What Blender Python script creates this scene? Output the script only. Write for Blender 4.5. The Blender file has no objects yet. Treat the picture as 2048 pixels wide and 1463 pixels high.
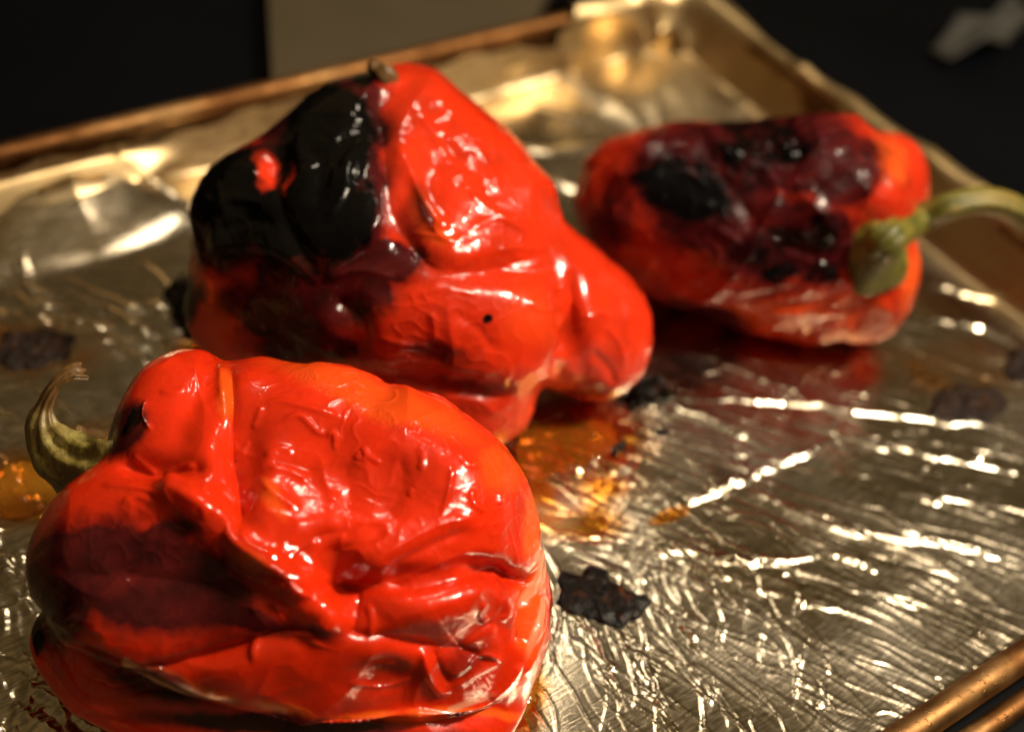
import bpy, bmesh, math
import numpy as np

# ------------------------------------------------------------------ camera
F = 2600.0                                   # focal length in photo pixels (2048 wide)
_X = np.array([4428., -1711., 2600.]); _X /= np.linalg.norm(_X)      # tray long side seen by the camera
_Z = np.array([.1635, -1., -.9365]); _Z -= _X * (_X @ _Z); _Z /= np.linalg.norm(_Z)
_Y = np.cross(_Z, _X)
RW = np.array([_X, _Y, _Z])                  # camera vector (right, down, forward) -> world
CAM = np.array([0., 0., .235])
scene = bpy.context.scene
cam_data = bpy.data.cameras.new('camera')
cam = bpy.data.objects.new('camera', cam_data); scene.collection.objects.link(cam)
cam_data.sensor_width = 36.0; cam_data.lens = 36.0 * F / 2048.0
cam_data.clip_start = .01; cam_data.clip_end = 50
cam_data.dof.use_dof = True; cam_data.dof.focus_distance = .256; cam_data.dof.aperture_fstop = 6.8
cam_data.dof.aperture_blades = 0
import mathutils
_m = mathutils.Matrix.Identity(4)
for i in range(3):
    _m[i][0] = RW[i, 0]; _m[i][1] = -RW[i, 1]; _m[i][2] = -RW[i, 2]; _m[i][3] = CAM[i]
cam.matrix_world = _m
scene.camera = cam

# ------------------------------------------------------------------ light
FH = RW @ np.array([0, 0, 1.]); FH[2] = 0; FH /= np.linalg.norm(FH)   # horizontal forward
RH = np.array([FH[1], -FH[0], 0.])                                    # horizontal right
UP = np.array([0, 0, 1.])
world = bpy.data.worlds.new('World'); scene.world = world; world.use_nodes = True
bg = world.node_tree.nodes['Background']
# dim warm kitchen: lit walls, darker ceiling, dark below eye level
_tc = world.node_tree.nodes.new('ShaderNodeTexCoord'); _sp = world.node_tree.nodes.new('ShaderNodeSeparateXYZ'); _rp = world.node_tree.nodes.new('ShaderNodeValToRGB')
world.node_tree.links.new(_tc.outputs['Generated'], _sp.inputs[0]); world.node_tree.links.new(_sp.outputs['Z'], _rp.inputs[0]); world.node_tree.links.new(_rp.outputs[0], bg.inputs[0])
_el = _rp.color_ramp.elements
while len(_el) < 5: _el.new(.5)
for _e, (_p, _c) in zip(_el, [(.0, (.006, .005, .004)), (.14, (.014, .010, .005)), (.36, (.10, .060, .016)), (.68, (.098, .069, .033)), (1., (.18, .118, .046))]):
    _e.position = _p; _e.color = (*_c, 1)
bg.inputs[1].default_value = 1.0
MID = np.array([.15, .17, .02])
def lamp(name, pos, power, size, col):
    l = bpy.data.lights.new(name, 'AREA'); l.shape = 'DISK'; l.size = size; l.energy = power; l.color = col
    o = bpy.data.objects.new(name, l); scene.collection.objects.link(o); o.location = pos
    d = mathutils.Vector(MID - pos); o.rotation_euler = d.to_track_quat('-Z', 'Y').to_euler()
    return o
lamp('hood_lamp', MID + RH * .42 + FH * .04 + UP * .60, 9.0, .075, (1., .85, .64))
lamp('hood_lamp', MID - RH * .06 + FH * .42 + UP * .72, 1.0, .10, (1., .85, .64))
lamp('ceiling_lamp', MID + RH * .34 - FH * .06 + UP * .76, 2.2, .15, (1., .84, .62))
vs = scene.view_settings
vs.view_transform = 'Standard'; vs.look = 'None'; vs.exposure = 0; vs.gamma = 1; vs.use_curve_mapping = False
scene.cycles.use_denoising = True
scene.cycles.max_bounces = 7; scene.cycles.diffuse_bounces = 3; scene.cycles.glossy_bounces = 4; scene.cycles.use_adaptive_sampling = True; scene.cycles.adaptive_threshold = .03

# ------------------------------------------------------------------ helpers
def at(px, py, z=0.0):
    d = RW @ np.array([(px - 1024.) / F, (py - 731.5) / F, 1.])
    return CAM + d * ((z - CAM[2]) / d[2])
def at_depth(px, py, t):
    return CAM + RW @ np.array([(px - 1024.) / F, (py - 731.5) / F, 1.]) * t
def project(P):
    c = (P - CAM) @ RW
    return 1024. + F * c[:, 0] / c[:, 2], 731.5 + F * c[:, 1] / c[:, 2], c[:, 2]
def smooth(a, b, x):
    t = np.clip((x - a) / (b - a), 0, 1); return t * t * (3 - 2 * t)

def _hash(i, j, k, seed):
    h = (i.astype(np.uint32) * np.uint32(374761393) + j.astype(np.uint32) * np.uint32(668265263)
         + k.astype(np.uint32) * np.uint32(2147483647) + np.uint32((seed * 974711 + 12345) & 0xffffffff))
    h = (h ^ (h >> np.uint32(13))) * np.uint32(1274126177)
    h = (h ^ (h >> np.uint32(16))) * np.uint32(2246822519)
    return ((h ^ (h >> np.uint32(15))) & np.uint32(0xffff)).astype(np.float32) / 32767.5 - 1
def noise(P, freq, seed=0):                          # value noise, -1..1
    q = P * freq + 500.0
    i = np.floor(q).astype(np.int64); f = (q - i).astype(np.float32); f = f * f * f * (f * (f * 6 - 15) + 10)
    r = 0
    for a in (0, 1):
        for b in (0, 1):
            for c in (0, 1):
                w = (f[:, 0] if a else 1 - f[:, 0]) * (f[:, 1] if b else 1 - f[:, 1]) * (f[:, 2] if c else 1 - f[:, 2])
                r = r + w * _hash(i[:, 0] + a, i[:, 1] + b, i[:, 2] + c, seed)
    return r
def fbm(P, freq, seed=0, n=3):
    r = 0; a = 1.
    for o in range(n): r = r + a * noise(P, freq * 2.03 ** o, seed + o * 17); a *= .5
    return r / 1.6
def ridged(P, freq, seed=0, warp=.3):
    Q = P + warp / freq * np.stack([noise(P, freq * .7, seed + s) for s in (3, 5, 7)], 1)
    return 1 - np.abs(noise(Q, freq, seed))

def link(name, me, mat=None, parent=None):
    o = bpy.data.objects.new(name, me); scene.collection.objects.link(o)
    if mat: me.materials.append(mat)
    if parent is not None:
        o.parent = parent; o.matrix_parent_inverse = mathutils.Matrix.Translation(-parent.location)
    return o
def mesh_np(name, V, Q, smooth_shade=True):
    me = bpy.data.meshes.new(name); V = np.asarray(V, np.float32); Q = np.asarray(Q, np.int32)
    n = Q.shape[1]
    me.vertices.add(len(V)); me.vertices.foreach_set('co', V.ravel())
    me.loops.add(Q.size); me.loops.foreach_set('vertex_index', Q.ravel())
    me.polygons.add(len(Q)); me.polygons.foreach_set('loop_start', np.arange(0, Q.size, n, dtype=np.int32))
    me.update(calc_edges=True); me.validate()
    if smooth_shade: me.polygons.foreach_set('use_smooth', np.ones(len(me.polygons), bool))
    return me
def set_attr(me, name, vals):
    a = me.attributes.new(name, 'FLOAT', 'POINT'); a.data.foreach_set('value', np.asarray(vals, np.float32))
def tag(o, label, cat=None, group=None, kind=None):
    o['label'] = label
    if cat: o['category'] = cat
    if group: o['group'] = group
    if kind: o['kind'] = kind
    return o
def empty(name, loc):
    o = bpy.data.objects.new(name, None); scene.collection.objects.link(o); o.location = loc
    o.empty_display_size = .01
    return o

# ------------------------------------------------------------------ material helper
class N:
    def __init__(s, name):
        s.m = bpy.data.materials.new(name); s.m.use_nodes = True; s.t = s.m.node_tree
        s.b = s.t.nodes['Principled BSDF']
    def n(s, typ, **kw):
        x = s.t.nodes.new(typ)
        for k, v in kw.items():
            if k in x.inputs.keys() if isinstance(k, str) else False: x.inputs[k].default_value = v
            else: setattr(x, k, v)
        return x
    def l(s, a, b): s.t.links.new(a, b)
    def set(s, **kw):
        for k, v in kw.items(): s.b.inputs[k.replace('_', ' ')].default_value = v
    def attr(s, name): return s.n('ShaderNodeAttribute', attribute_name=name).outputs['Fac']
    def coord(s): return s.n('ShaderNodeTexCoord').outputs['Object']
    def noise(s, scale, detail=3, rough=.5, vec=None, dist=0):
        x = s.n('ShaderNodeTexNoise'); x.inputs['Scale'].default_value = scale; x.inputs['Detail'].default_value = detail
        x.inputs['Roughness'].default_value = rough; x.inputs['Distortion'].default_value = dist
        s.l(vec or s.coord(), x.inputs['Vector']); return x.outputs['Fac']
    def ramp(s, fac, stops):
        x = s.n('ShaderNodeValToRGB'); e = x.color_ramp.elements
        while len(e) < len(stops): e.new(.5)
        for q, (p, c) in zip(e, stops): q.position = p; q.color = (*c, 1) if len(c) == 3 else c
        s.l(fac, x.inputs[0]); return x.outputs[0]
    def mr(s, fac, a, b, c, d):
        x = s.n('ShaderNodeMapRange'); s.l(fac, x.inputs[0])
        for i, v in enumerate((a, b, c, d)): x.inputs[i + 1].default_value = v
        return x.outputs[0]
    def math(s, op, a, b=None):
        x = s.n('ShaderNodeMath', operation=op)
        for i, v in enumerate((a, b)):
            if v is None: continue
            if isinstance(v, (int, float)): x.inputs[i].default_value = v
            else: s.l(v, x.inputs[i])
        return x.outputs[0]
    def mix(s, fac, a, b):
        x = s.n('ShaderNodeMix', data_type='RGBA')
        for i, v in ((0, fac), (6, a), (7, b)):
            if isinstance(v, (int, float)): x.inputs[i].default_value = v
            elif isinstance(v, tuple): x.inputs[i].default_value = (*v, 1)
            else: s.l(v, x.inputs[i])
        return x.outputs[2]
    def bump(s, h, strength, dist, prev=None):
        x = s.n('ShaderNodeBump'); x.inputs['Strength'].default_value = strength; x.inputs['Distance'].default_value = dist
        s.l(h, x.inputs['Height'])
        if prev is not None: s.l(prev, x.inputs['Normal'])
        return x.outputs[0]

def scaled(s, sx, sy, sz, rz=0):
    mp = s.n('ShaderNodeMapping'); mp.inputs['Scale'].default_value = (sx, sy, sz); mp.inputs['Rotation'].default_value = (0, 0, rz)
    s.l(s.coord(), mp.inputs['Vector']); return mp.outputs[0]

# ------------------------------------------------------------------ setting: stove top and counter
s = N('black_enamel'); s.set(Roughness=.5); s.b.inputs['Specular IOR Level'].default_value = .06
s.l(s.ramp(s.noise(9), [(.3, (.0007, .0009, .0016)), (.7, (.0016, .0018, .0026))]), s.b.inputs['Base Color'])
M_STOVE = s.m
s = N('beige_counter'); s.set(Roughness=.6)
s.l(s.ramp(s.noise(40, 6), [(.3, (.036, .025, .010)), (.7, (.045, .031, .013))]), s.b.inputs['Base Color'])
M_COUNTER = s.m
def plate(name, pts, z0, z1, mat):
    bm = bmesh.new()
    lo = [bm.verts.new((p[0], p[1], z0)) for p in pts]; hi = [bm.verts.new((p[0], p[1], z1)) for p in pts]
    bm.faces.new(lo[::-1]); bm.faces.new(hi); n = len(pts)
    for i in range(n): bm.faces.new((lo[i], lo[(i + 1) % n], hi[(i + 1) % n], hi[i]))
    bmesh.ops.recalc_face_normals(bm, faces=bm.faces)
    me = bpy.data.meshes.new(name); bm.to_mesh(me); bm.free(); return link(name, me, mat)
o = plate('stove_top', [(-1.2, -1.0), (1.6, -1.0), (1.6, 1.8), (-1.2, 1.8)], -.03, -.0045, M_STOVE); tag(o, 'black stove top under the baking tray', kind='structure')
ZC = .004
cq = [at(545, 175, ZC), at(1190, 175, ZC), at(1420, -700, ZC), at(505, -700, ZC)]
for q in cq: q[1] = max(q[1], .332)
o = plate('counter_top', [(q[0], q[1]) for q in cq], -.004, ZC, M_COUNTER); tag(o, 'beige counter beyond the far rim of the tray', kind='structure')

# ------------------------------------------------------------------ baking tray
RIMZ = .0180; RIMR = .0032
X0, X1, Y0, Y1 = -.075, .322 - .0085, .054 + .0085, .313 - .0085       # floor rectangle
CR = .014
def loop(off, z, seg=14):
    pts = []
    r = CR + off
    for cx, cy, a0 in ((X1 - CR, Y1 - CR, 0), (X0 + CR, Y1 - CR, 90), (X0 + CR, Y0 + CR, 180), (X1 - CR, Y0 + CR, 270)):
        for i in range(seg + 1):
            a = math.radians(a0 + 90 * i / seg); pts.append((cx + r * math.cos(a), cy + r * math.sin(a), z))
    return pts
def loft(loops, close=False, cap_first=False):
    n = len(loops[0]); V = [p for l in loops for p in l]; Q = []
    m = len(loops)
    for k in range(m if close else m - 1):
        a = k * n; b = ((k + 1) % m) * n
        for i in range(n):
            j = (i + 1) % n; Q.append((a + i, a + j, b + j, b + i))
    bm = bmesh.new(); vs_ = [bm.verts.new(v) for v in V]
    for q in Q: bm.faces.new([vs_[i] for i in q])
    if cap_first: bm.faces.new(vs_[:n])
    bmesh.ops.recalc_face_normals(bm, faces=bm.faces)
    return bm
def bm_obj(name, bm, mat, parent=None, sm=True):
    me = bpy.data.meshes.new(name); bm.to_mesh(me); bm.free()
    if sm: me.polygons.foreach_set('use_smooth', np.ones(len(me.polygons), bool))
    return link(name, me, mat, parent)
s = N('baked_metal'); s.set(Metallic=1.0)
s.l(s.ramp(s.noise(35, 6, .65), [(.3, (.075, .027, .009)), (.52, (.15, .068, .023)), (.75, (.30, .18, .075))]), s.b.inputs['Base Color'])
s.l(s.mr(s.noise(160, 4), .3, .7, .45, .68), s.b.inputs['Roughness'])
sp = s.ramp(s.noise(700, 2), [(.62, (0, 0, 0)), (.7, (1, 1, 1))])
s.l(s.bump(sp, .3, .0003), s.b.inputs['Normal'])
M_TRAY = s.m
tray = empty('baking_tray', (.12, .18, -.004))
tag(tray, 'browned metal baking tray with rolled rim under the foil', 'baking tray')
prof = [(-.004, -.004), (.0, -.004), (.003, -.003), (.0045, -.001), (.0055, .004), (.0068, .012), (.0072, .0175), (.0080, .0175), (.0072, .010), (.0062, .002), (.004, -.0036)]
bm = loft([loop(a, z) for a, z in prof[:7]], cap_first=True)
bm_obj('pan', bm, M_TRAY, tray)
rim = [loop(.0085 + RIMR * math.cos(t), RIMZ + RIMR * math.sin(t)) for t in np.linspace(0, 2 * math.pi, 17)[:-1]]
bm_obj('rim', loft(rim, close=True), M_TRAY, tray)
lip = [loop(.0150 + .0024 * math.cos(t), RIMZ - .0035 + .0022 * math.sin(t)) for t in np.linspace(0, 2 * math.pi, 13)[:-1]]
bm_obj('outer_lip', loft(lip, close=True), M_TRAY, tray)

# ------------------------------------------------------------------ foil sheet
rng = np.random.default_rng(7)
def axis(a, b, f0, f1, fine=.00031, coarse=.00062):
    return np.concatenate([np.arange(a, f0, coarse), np.arange(f0, f1, fine), np.arange(f1, b, coarse)])
gx = axis(X0 + .012, X1 + .050, .095, .285); gy = axis(Y0 - .017, Y1 + .045, .052, .195)
GX, GY = np.meshgrid(gx, gy, indexing='ij')
P2 = np.stack([GX.ravel(), GY.ravel(), np.zeros(GX.size)], 1)
# signed distance to the rounded floor outline, foot point and outward normal
cx, cy = (X0 + X1) / 2, (Y0 + Y1) / 2
dx = GX - cx; dy = GY - cy
qx = np.abs(dx) - ((X1 - X0) / 2 - CR); qy = np.abs(dy) - ((Y1 - Y0) / 2 - CR)
outside = np.hypot(np.maximum(qx, 0), np.maximum(qy, 0)); inside = np.minimum(np.maximum(qx, qy), 0)
D = outside + inside - CR
nx = np.where(outside > 0, np.maximum(qx, 0), (qx > qy) * 1.) * np.sign(dx)
ny = np.where(outside > 0, np.maximum(qy, 0), (qy >= qx) * 1.) * np.sign(dy)
nl = np.hypot(nx, ny) + 1e-12; nx /= nl; ny /= nl
pp = np.array([(0, .0), (.0012, .0004), (.0028, .0022), (.0036, .005), (.0048, .0125), (.0052, .0170), (.0056, .0205), (.0070, .0226), (.0100, .0226),
               (.0134, .0195), (.0178, .0155), (.0185, .010), (.020, .002), (.026, .000)])
pl = np.concatenate([[0], np.cumsum(np.hypot(*np.diff(pp, axis=0).T))])
Dp = np.maximum(D, 0)
po = np.interp(Dp, pl, pp[:, 0]); pz = np.interp(Dp, pl, pp[:, 1])
tx = np.gradient(np.interp(np.linspace(0, pl[-1], 200), pl, pp[:, 0])); tz = np.gradient(np.interp(np.linspace(0, pl[-1], 200), pl, pp[:, 1]))
ll = np.linspace(0, pl[-1], 200)
ker = np.ones(9) / 9; tx = np.convolve(np.pad(tx, 4, 'edge'), ker, 'valid'); tz = np.convolve(np.pad(tz, 4, 'edge'), ker, 'valid')
tn = np.hypot(tx, tz); ntx = np.interp(Dp, ll, -tz / tn); ntz = np.interp(Dp, ll, tx / tn)      # surface normal in the profile plane
ntx = np.where(D > 0, ntx, 0); ntz = np.where(D > 0, ntz, 1)

Hh = np.zeros(GX.size); G0 = np.array([gx[0], gy[0]]); GN = np.array(GX.shape)
def crease(pts, w, a, taper=True):
    """raise a narrow crease along a world polyline; w, a in metres"""
    pts = np.asarray(pts)[:, :2]
    m = 4 * w
    lo_, hi_ = pts.min(0) - m, pts.max(0) + m
    i0, i1 = np.searchsorted(gx, (lo_[0], hi_[0])); j0, j1 = np.searchsorted(gy, (lo_[1], hi_[1]))
    if i1 <= i0 or j1 <= j0: return
    sel = (np.arange(i0, i1)[:, None] * GN[1] + np.arange(j0, j1)[None, :]).ravel()
    q = P2[sel, :2]; best = np.full(len(sel), 1e9); along = np.zeros(len(sel)); L = 0
    seg = np.diff(pts, axis=0); sl = np.hypot(seg[:, 0], seg[:, 1]); tot = sl.sum()
    side = np.zeros(len(sel))
    for p, d, l in zip(pts[:-1], seg, sl):
        if l < 1e-9: continue
        u = np.clip(((q - p) @ d) / (l * l), 0, 1); e = q - p - u[:, None] * d; dd = np.hypot(e[:, 0], e[:, 1])
        b = dd < best; best = np.where(b, dd, best); along = np.where(b, (L + u * l) / tot, along)
        side = np.where(b, np.sign(d[0] * e[:, 1] - d[1] * e[:, 0]), side); L += l
    t = np.clip(np.minimum(along, 1 - along) * 4, 0, 1) if taper else 1.
    # sharp crest, one flank steeper than the other
    ww = np.where(side > 0, w, w * 1.7)
    Hh[sel] += a * t * np.maximum(0, 1 - best / ww / 1.4) ** 1.5
def pxline(pts, n=10, jit=0.0):
    """photo pixels on the tray floor -> resampled, slightly crooked world polyline"""
    w = np.array([at(x, y, 0)[:2] for x, y in pts]); t = np.concatenate([[0], np.cumsum(np.hypot(*np.diff(w, axis=0).T))])
    u = np.linspace(0, t[-1], n); r = np.stack([np.interp(u, t, w[:, 0]), np.interp(u, t, w[:, 1])], 1)
    return r + rng.normal(0, jit, r.shape)
# long folds that run across the sheet
MAJOR = [
 ([(1345, 800), (1480, 800), (1620, 810), (1760, 825), (1900, 845), (2060, 850)], .0007, .0008),
 ([(1340, 812), (1420, 840), (1500, 880), (1560, 900)], .0009, .0007),
 ([(1690, 855), (1770, 885), (1860, 912), (2010, 940), (2080, 960)], .0006, .0006),
 ([(1330, 1030), (1400, 1000), (1460, 970), (1540, 935), (1620, 900), (1680, 868)], .0008, .0010),
 ([(1460, 968), (1540, 1000), (1620, 1040), (1740, 1075), (1860, 1080), (1960, 1100), (2060, 1120)], .0009, .0009),
 ([(1090, 1080), (1180, 1088), (1270, 1100), (1360, 1105), (1450, 1125), (1560, 1125), (1650, 1105)], .0010, .0012),
 ([(1090, 1062), (1230, 1075), (1340, 1090), (1440, 1100)], .0007, .0006),
 ([(1650, 1105), (1720, 1125), (1760, 1145)], .0007, .0007),
 ([(1300, 1095), (1400, 1140), (1520, 1180), (1640, 1210), (1760, 1240)], .0007, .0007),
 ([(1550, 1000), (1640, 1035), (1760, 1085), (1880, 1130), (1960, 1180), (2030, 1230)], .0008, .0008),
 ([(1700, 1010), (1800, 1060), (1900, 1090), (2060, 1140)], .0007, .0007),
 ([(0, 850), (60, 850), (130, 855), (230, 865)], .0010, .0011),
 ([(200, 612), (260, 640), (315, 672)], .0012, .0012),
 ([(20, 625), (100, 635), (170, 645), (240, 660)], .0012, .0011),
 ([(150, 290), (250, 360), (330, 395), (390, 415)], .0014, .0014),
 ([(1350, 700), (1450, 730), (1560, 770), (1640, 800)], .0009, .0007),
 ([(1840, 560), (1930, 590), (2048, 600)], .0012, .0012),
 ([(1830, 640), (1900, 640), (1980, 660), (2050, 700)], .0012, .0011),
 ([(1100, 1200), (1140, 1225), (1190, 1260), (1220, 1330), (1240, 1400)], .0007, .0007),
 ([(1350, 1220), (1370, 1260), (1400, 1300), (1430, 1330)], .0006, .0007),
 ([(0, 1340), (80, 1380), (170, 1440), (240, 1480)], .0012, .0013),
 ([(0, 1400), (60, 1430), (130, 1470)], .0010, .0011),
 ([(0, 960), (70, 1000), (120, 1040)], .0008, .0008),
]
for pts, w, a in MAJOR:
    crease(pxline(pts, 18, .0005), w * .8, a * .6); crease(pxline(pts, 14, .0006), w * .5, a * .3)
def family(n, box, ang, spread, length, w, a, wob=.12, seed=0, crook=.025):
    r = np.random.default_rng(seed)
    for _ in range(n):
        c = at(r.uniform(box[0], box[2]), r.uniform(box[1], box[3]))[:2]
        an = math.radians(ang + r.normal(0, spread)); L = r.uniform(*length)
        u = np.linspace(-.5, .5, 8); d = np.array([math.cos(an), math.sin(an)]); nn = np.array([-d[1], d[0]])
        bend = r.normal(0, wob) * L * (u * u * 4) + np.cumsum(r.normal(0, crook, 8)) * L
        crease(c + np.outer(u * L, d) + np.outer(bend, nn), w * r.uniform(.7, 1.4), a * r.uniform(.3, 1.) * (1 if r.random() < .8 else -1))
def wang(p, q):
    d = at(*q) - at(*p); return math.degrees(math.atan2(d[1], d[0]))
A1 = wang((1480, 970), (1830, 1085)); A2 = wang((1250, 1260), (1330, 1420)); A3 = wang((1560, 1180), (1700, 1250)); A4 = wang((200, 612), (315, 672))
family(150, (1150, 560, 2060, 1180), A1, 4, (.020, .075), .00034, .00026, wob=.05, seed=1, crook=.010)
family(120, (1150, 560, 2060, 1180), A1, 7, (.006, .02), .00034, .00024, seed=21)
family(110, (1250, 1060, 2060, 1430), A3, 6, (.015, .06), .00032, .00023, wob=.07, seed=2, crook=.012)
family(60, (1250, 1060, 2060, 1430), A3, 10, (.005, .016), .00032, .00022, seed=22)
family(70, (1040, 1180, 1650, 1480), A2, 8, (.010, .036), .00036, .00026, wob=.22, seed=3)
family(120, (-80, 575, 420, 900), A4, 12, (.008, .03), .0007, .0005, seed=4)
family(110, (-60, 900, 180, 1480), A4 - 8, 16, (.006, .025), .0006, .0005, wob=.25, seed=5)
family(60, (1080, 560, 2060, 1000), A1 + 70, 25, (.005, .02), .0005, .0003, seed=6)
family(26, (1040, 820, 1260, 960), wang((1090, 850), (1200, 905)), 6, (.006, .018), .0007, .0007, seed=9)
family(22, (1100, 180, 1700, 420), A1 + 10, 40, (.015, .05), .0016, .0009, seed=14)
# broad unevenness and crumple
soft = fbm(P2, 28, 3, 3) * .0006 + (ridged(P2, 40, 11) - .6) * .00030
Hh += soft
# on the walls the sheet is looser
wall = smooth(-.012, .006, D.ravel()) * np.where(ny.ravel() < -.7, .15, 1)
far = smooth(.25, .30, GY.ravel())
Hh += wall * (fbm(P2, 24, 21, 2) * .0018 + (ridged(P2, 34, 22) - .6) * .0026)
# slack fold leaning off the far wall, left of the middle pepper
lx = GX.ravel(); fold_c = np.exp(-((lx - .085) / .036) ** 4)
sl_ = smooth(-.026, .002, D.ravel()) * (1 - smooth(.006, .014, D.ravel())) * fold_c
Hh = Hh * (1 - .7 * fold_c * wall) + sl_ * .012 * (1 - .6 * np.abs(lx - .090) / .035).clip(.2, 1)
# slack bulges in the far right corner
Hh += np.exp(-((lx - .300) / .034) ** 2 - ((GY.ravel() - .296) / .030) ** 2) * (.006 + .007 * (ridged(P2, 24, 61, .6) - .5))
crn = np.exp(-((lx - .305) / .05) ** 2 - ((GY.ravel() - .30) / .05) ** 2)
Hh += crn * wall * (ridged(P2, 36, 62, .5) - .6) * .007
H2 = Hh.reshape(GX.shape)
fx = GX - nx * Dp; fy = GY - ny * Dp           # foot of points beyond the floor
VX = fx + nx * (po + ntx * H2); VY = fy + ny * (po + ntx * H2); VZ = .0002 + pz + ntz * H2
# where the sheet ends
corner = smooth(.262, .275, GX + .004 * np.sin(GY * 300))
dmax = np.where(ny > .7, .0160 + .0012 * np.sin(GX * 90) + .0008 * np.sin(GX * 310), .048)
dmax = np.where((ny > .7) & (GX > .262), .0160 + corner * .026, dmax)
dmax = np.where(nx > .7, .034 + .004 * np.sin(GY * 60) + .002 * np.sin(GY * 190), dmax)
dmax = np.where(ny < -.7, .0150 + .0010 * np.sin(GX * 140), dmax)
keep = (D < dmax)
idx = np.arange(GX.size).reshape(GX.shape)
kq = keep[:-1, :-1] & keep[1:, :-1] & keep[1:, 1:] & keep[:-1, 1:]
Qf = np.stack([idx[:-1, :-1][kq], idx[1:, :-1][kq], idx[1:, 1:][kq], idx[:-1, 1:][kq]], 1)
used = np.zeros(GX.size, bool); used[Qf.ravel()] = True
remap = np.cumsum(used) - 1
Vf = np.stack([VX.ravel(), VY.ravel(), VZ.ravel()], 1)[used]
Qf = remap[Qf]
me = mesh_np('foil_sheet', Vf, Qf)
# juice stains on the foil
def soft_blobs(x, y, blobs, inner=.55):
    r = np.zeros(len(x))
    for (bx, by, rx, ry, ang, v) in blobs:
        c, s_ = math.cos(math.radians(ang)), math.sin(math.radians(ang)); ux = (x - bx) * c + (y - by) * s_; uy = -(x - bx) * s_ + (y - by) * c
        r = np.maximum(r, v * (1 - smooth(inner, 1.25, np.hypot(ux / rx, uy / ry))))
    return r
fxp, fyp, _ = project(Vf)
nz = fbm(Vf * [1, 1, 0], 130, 31, 4)
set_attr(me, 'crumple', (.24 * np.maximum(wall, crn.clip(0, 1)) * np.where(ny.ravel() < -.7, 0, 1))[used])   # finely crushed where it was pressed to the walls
set_attr(me, 'stain', np.clip(soft_blobs(fxp, fyp, [(1150, 940, 170, 130, -30, .8), (1130, 1020, 130, 60, 10, .75), (40, 980, 130, 80, 0, .8), (1620, 700, 260, 60, 10, .35), (1230, 880, 60, 40, 0, .9),
       (1340, 1030, 45, 14, -20, .95), (1920, 740, 150, 60, 0, .45), (1040, 1400, 60, 80, 0, .7), (60, 700, 170, 60, 0, .5), (250, 870, 120, 40, 0, .6), (420, 700, 80, 40, 0, .9)]) * (1 + 1.0 * nz) , 0, 1))
s = N('aluminium_foil'); s.set(Metallic=1.0, IOR=1.45)
st = s.attr('stain')
grain = s.noise(1.0, 4, .6, scaled(s, 260, 2600, 400, math.radians(-18)))
grain2 = s.noise(1.0, 3, .6, scaled(s, 120, 1500, 300, math.radians(-18)))
tone = s.ramp(s.noise(22, 5, .6), [(.3, (.52, .44, .32)), (.7, (.76, .70, .58))])
g = s.mix(s.mr(grain2, .35, .68, 0, .8), tone, (.25, .205, .14))
g = s.mix(s.mr(s.attr('crumple'), 0, .24, 0, .75), g, (.46, .31, .12))     # gold reflection painted into the colour of walls and corner
g = s.mix(st, g, (.68, .28, .03))
specks = s.ramp(s.noise(900, 2, .5), [(.74, (0, 0, 0)), (.78, (1, 1, 1))])
g = s.mix(s.math('MULTIPLY', specks, .6), g, (.30, .10, .02))
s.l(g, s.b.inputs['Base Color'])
s.l(s.math('ADD', s.math('ADD', s.mr(grain, .3, .7, .10, .24), s.mr(s.noise(30, 3), .35, .65, -.02, .07)), s.attr('crumple')), s.b.inputs['Roughness'])
bp = s.bump(grain, .4, .0001)
s.l(bp, s.b.inputs['Normal'])
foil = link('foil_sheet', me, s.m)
tag(foil, 'wrinkled aluminium foil lining the baking tray', 'foil')

# ------------------------------------------------------------------ peppers: implicit lobes -> mesh -> sculpted creases
FRAME = np.array([RH, FH, UP])               # rows: right, forward, up
def lobes_sdf(P, prims, k):
    """prims: (centre, (ar, af, az) metres, yaw deg, roll deg) ellipsoids, blended with smooth minimum"""
    out = None
    for c, rad, yaw, roll in prims:
        q = (P - c) @ FRAME.T.astype(np.float32)
        if yaw: 
            a = math.radians(yaw); q = np.stack([q[..., 0] * math.cos(a) + q[..., 1] * math.sin(a), -q[..., 0] * math.sin(a) + q[..., 1] * math.cos(a), q[..., 2]], -1)
        if roll:
            a = math.radians(roll); q = np.stack([q[..., 0] * math.cos(a) + q[..., 2] * math.sin(a), q[..., 1], -q[..., 0] * math.sin(a) + q[..., 2] * math.cos(a)], -1)
        r = np.array(rad, np.float32); k0 = np.sqrt(((q / r) ** 2).sum(-1)); k1 = np.sqrt(((q / (r * r)) ** 2).sum(-1)) + 1e-9
        d = k0 * (k0 - 1) / k1
        if out is None: out = d
        else:
            h = np.clip(.5 + .5 * (out - d) / k, 0, 1); out = out * (1 - h) + d * h - k * h * (1 - h)
    return out
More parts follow.
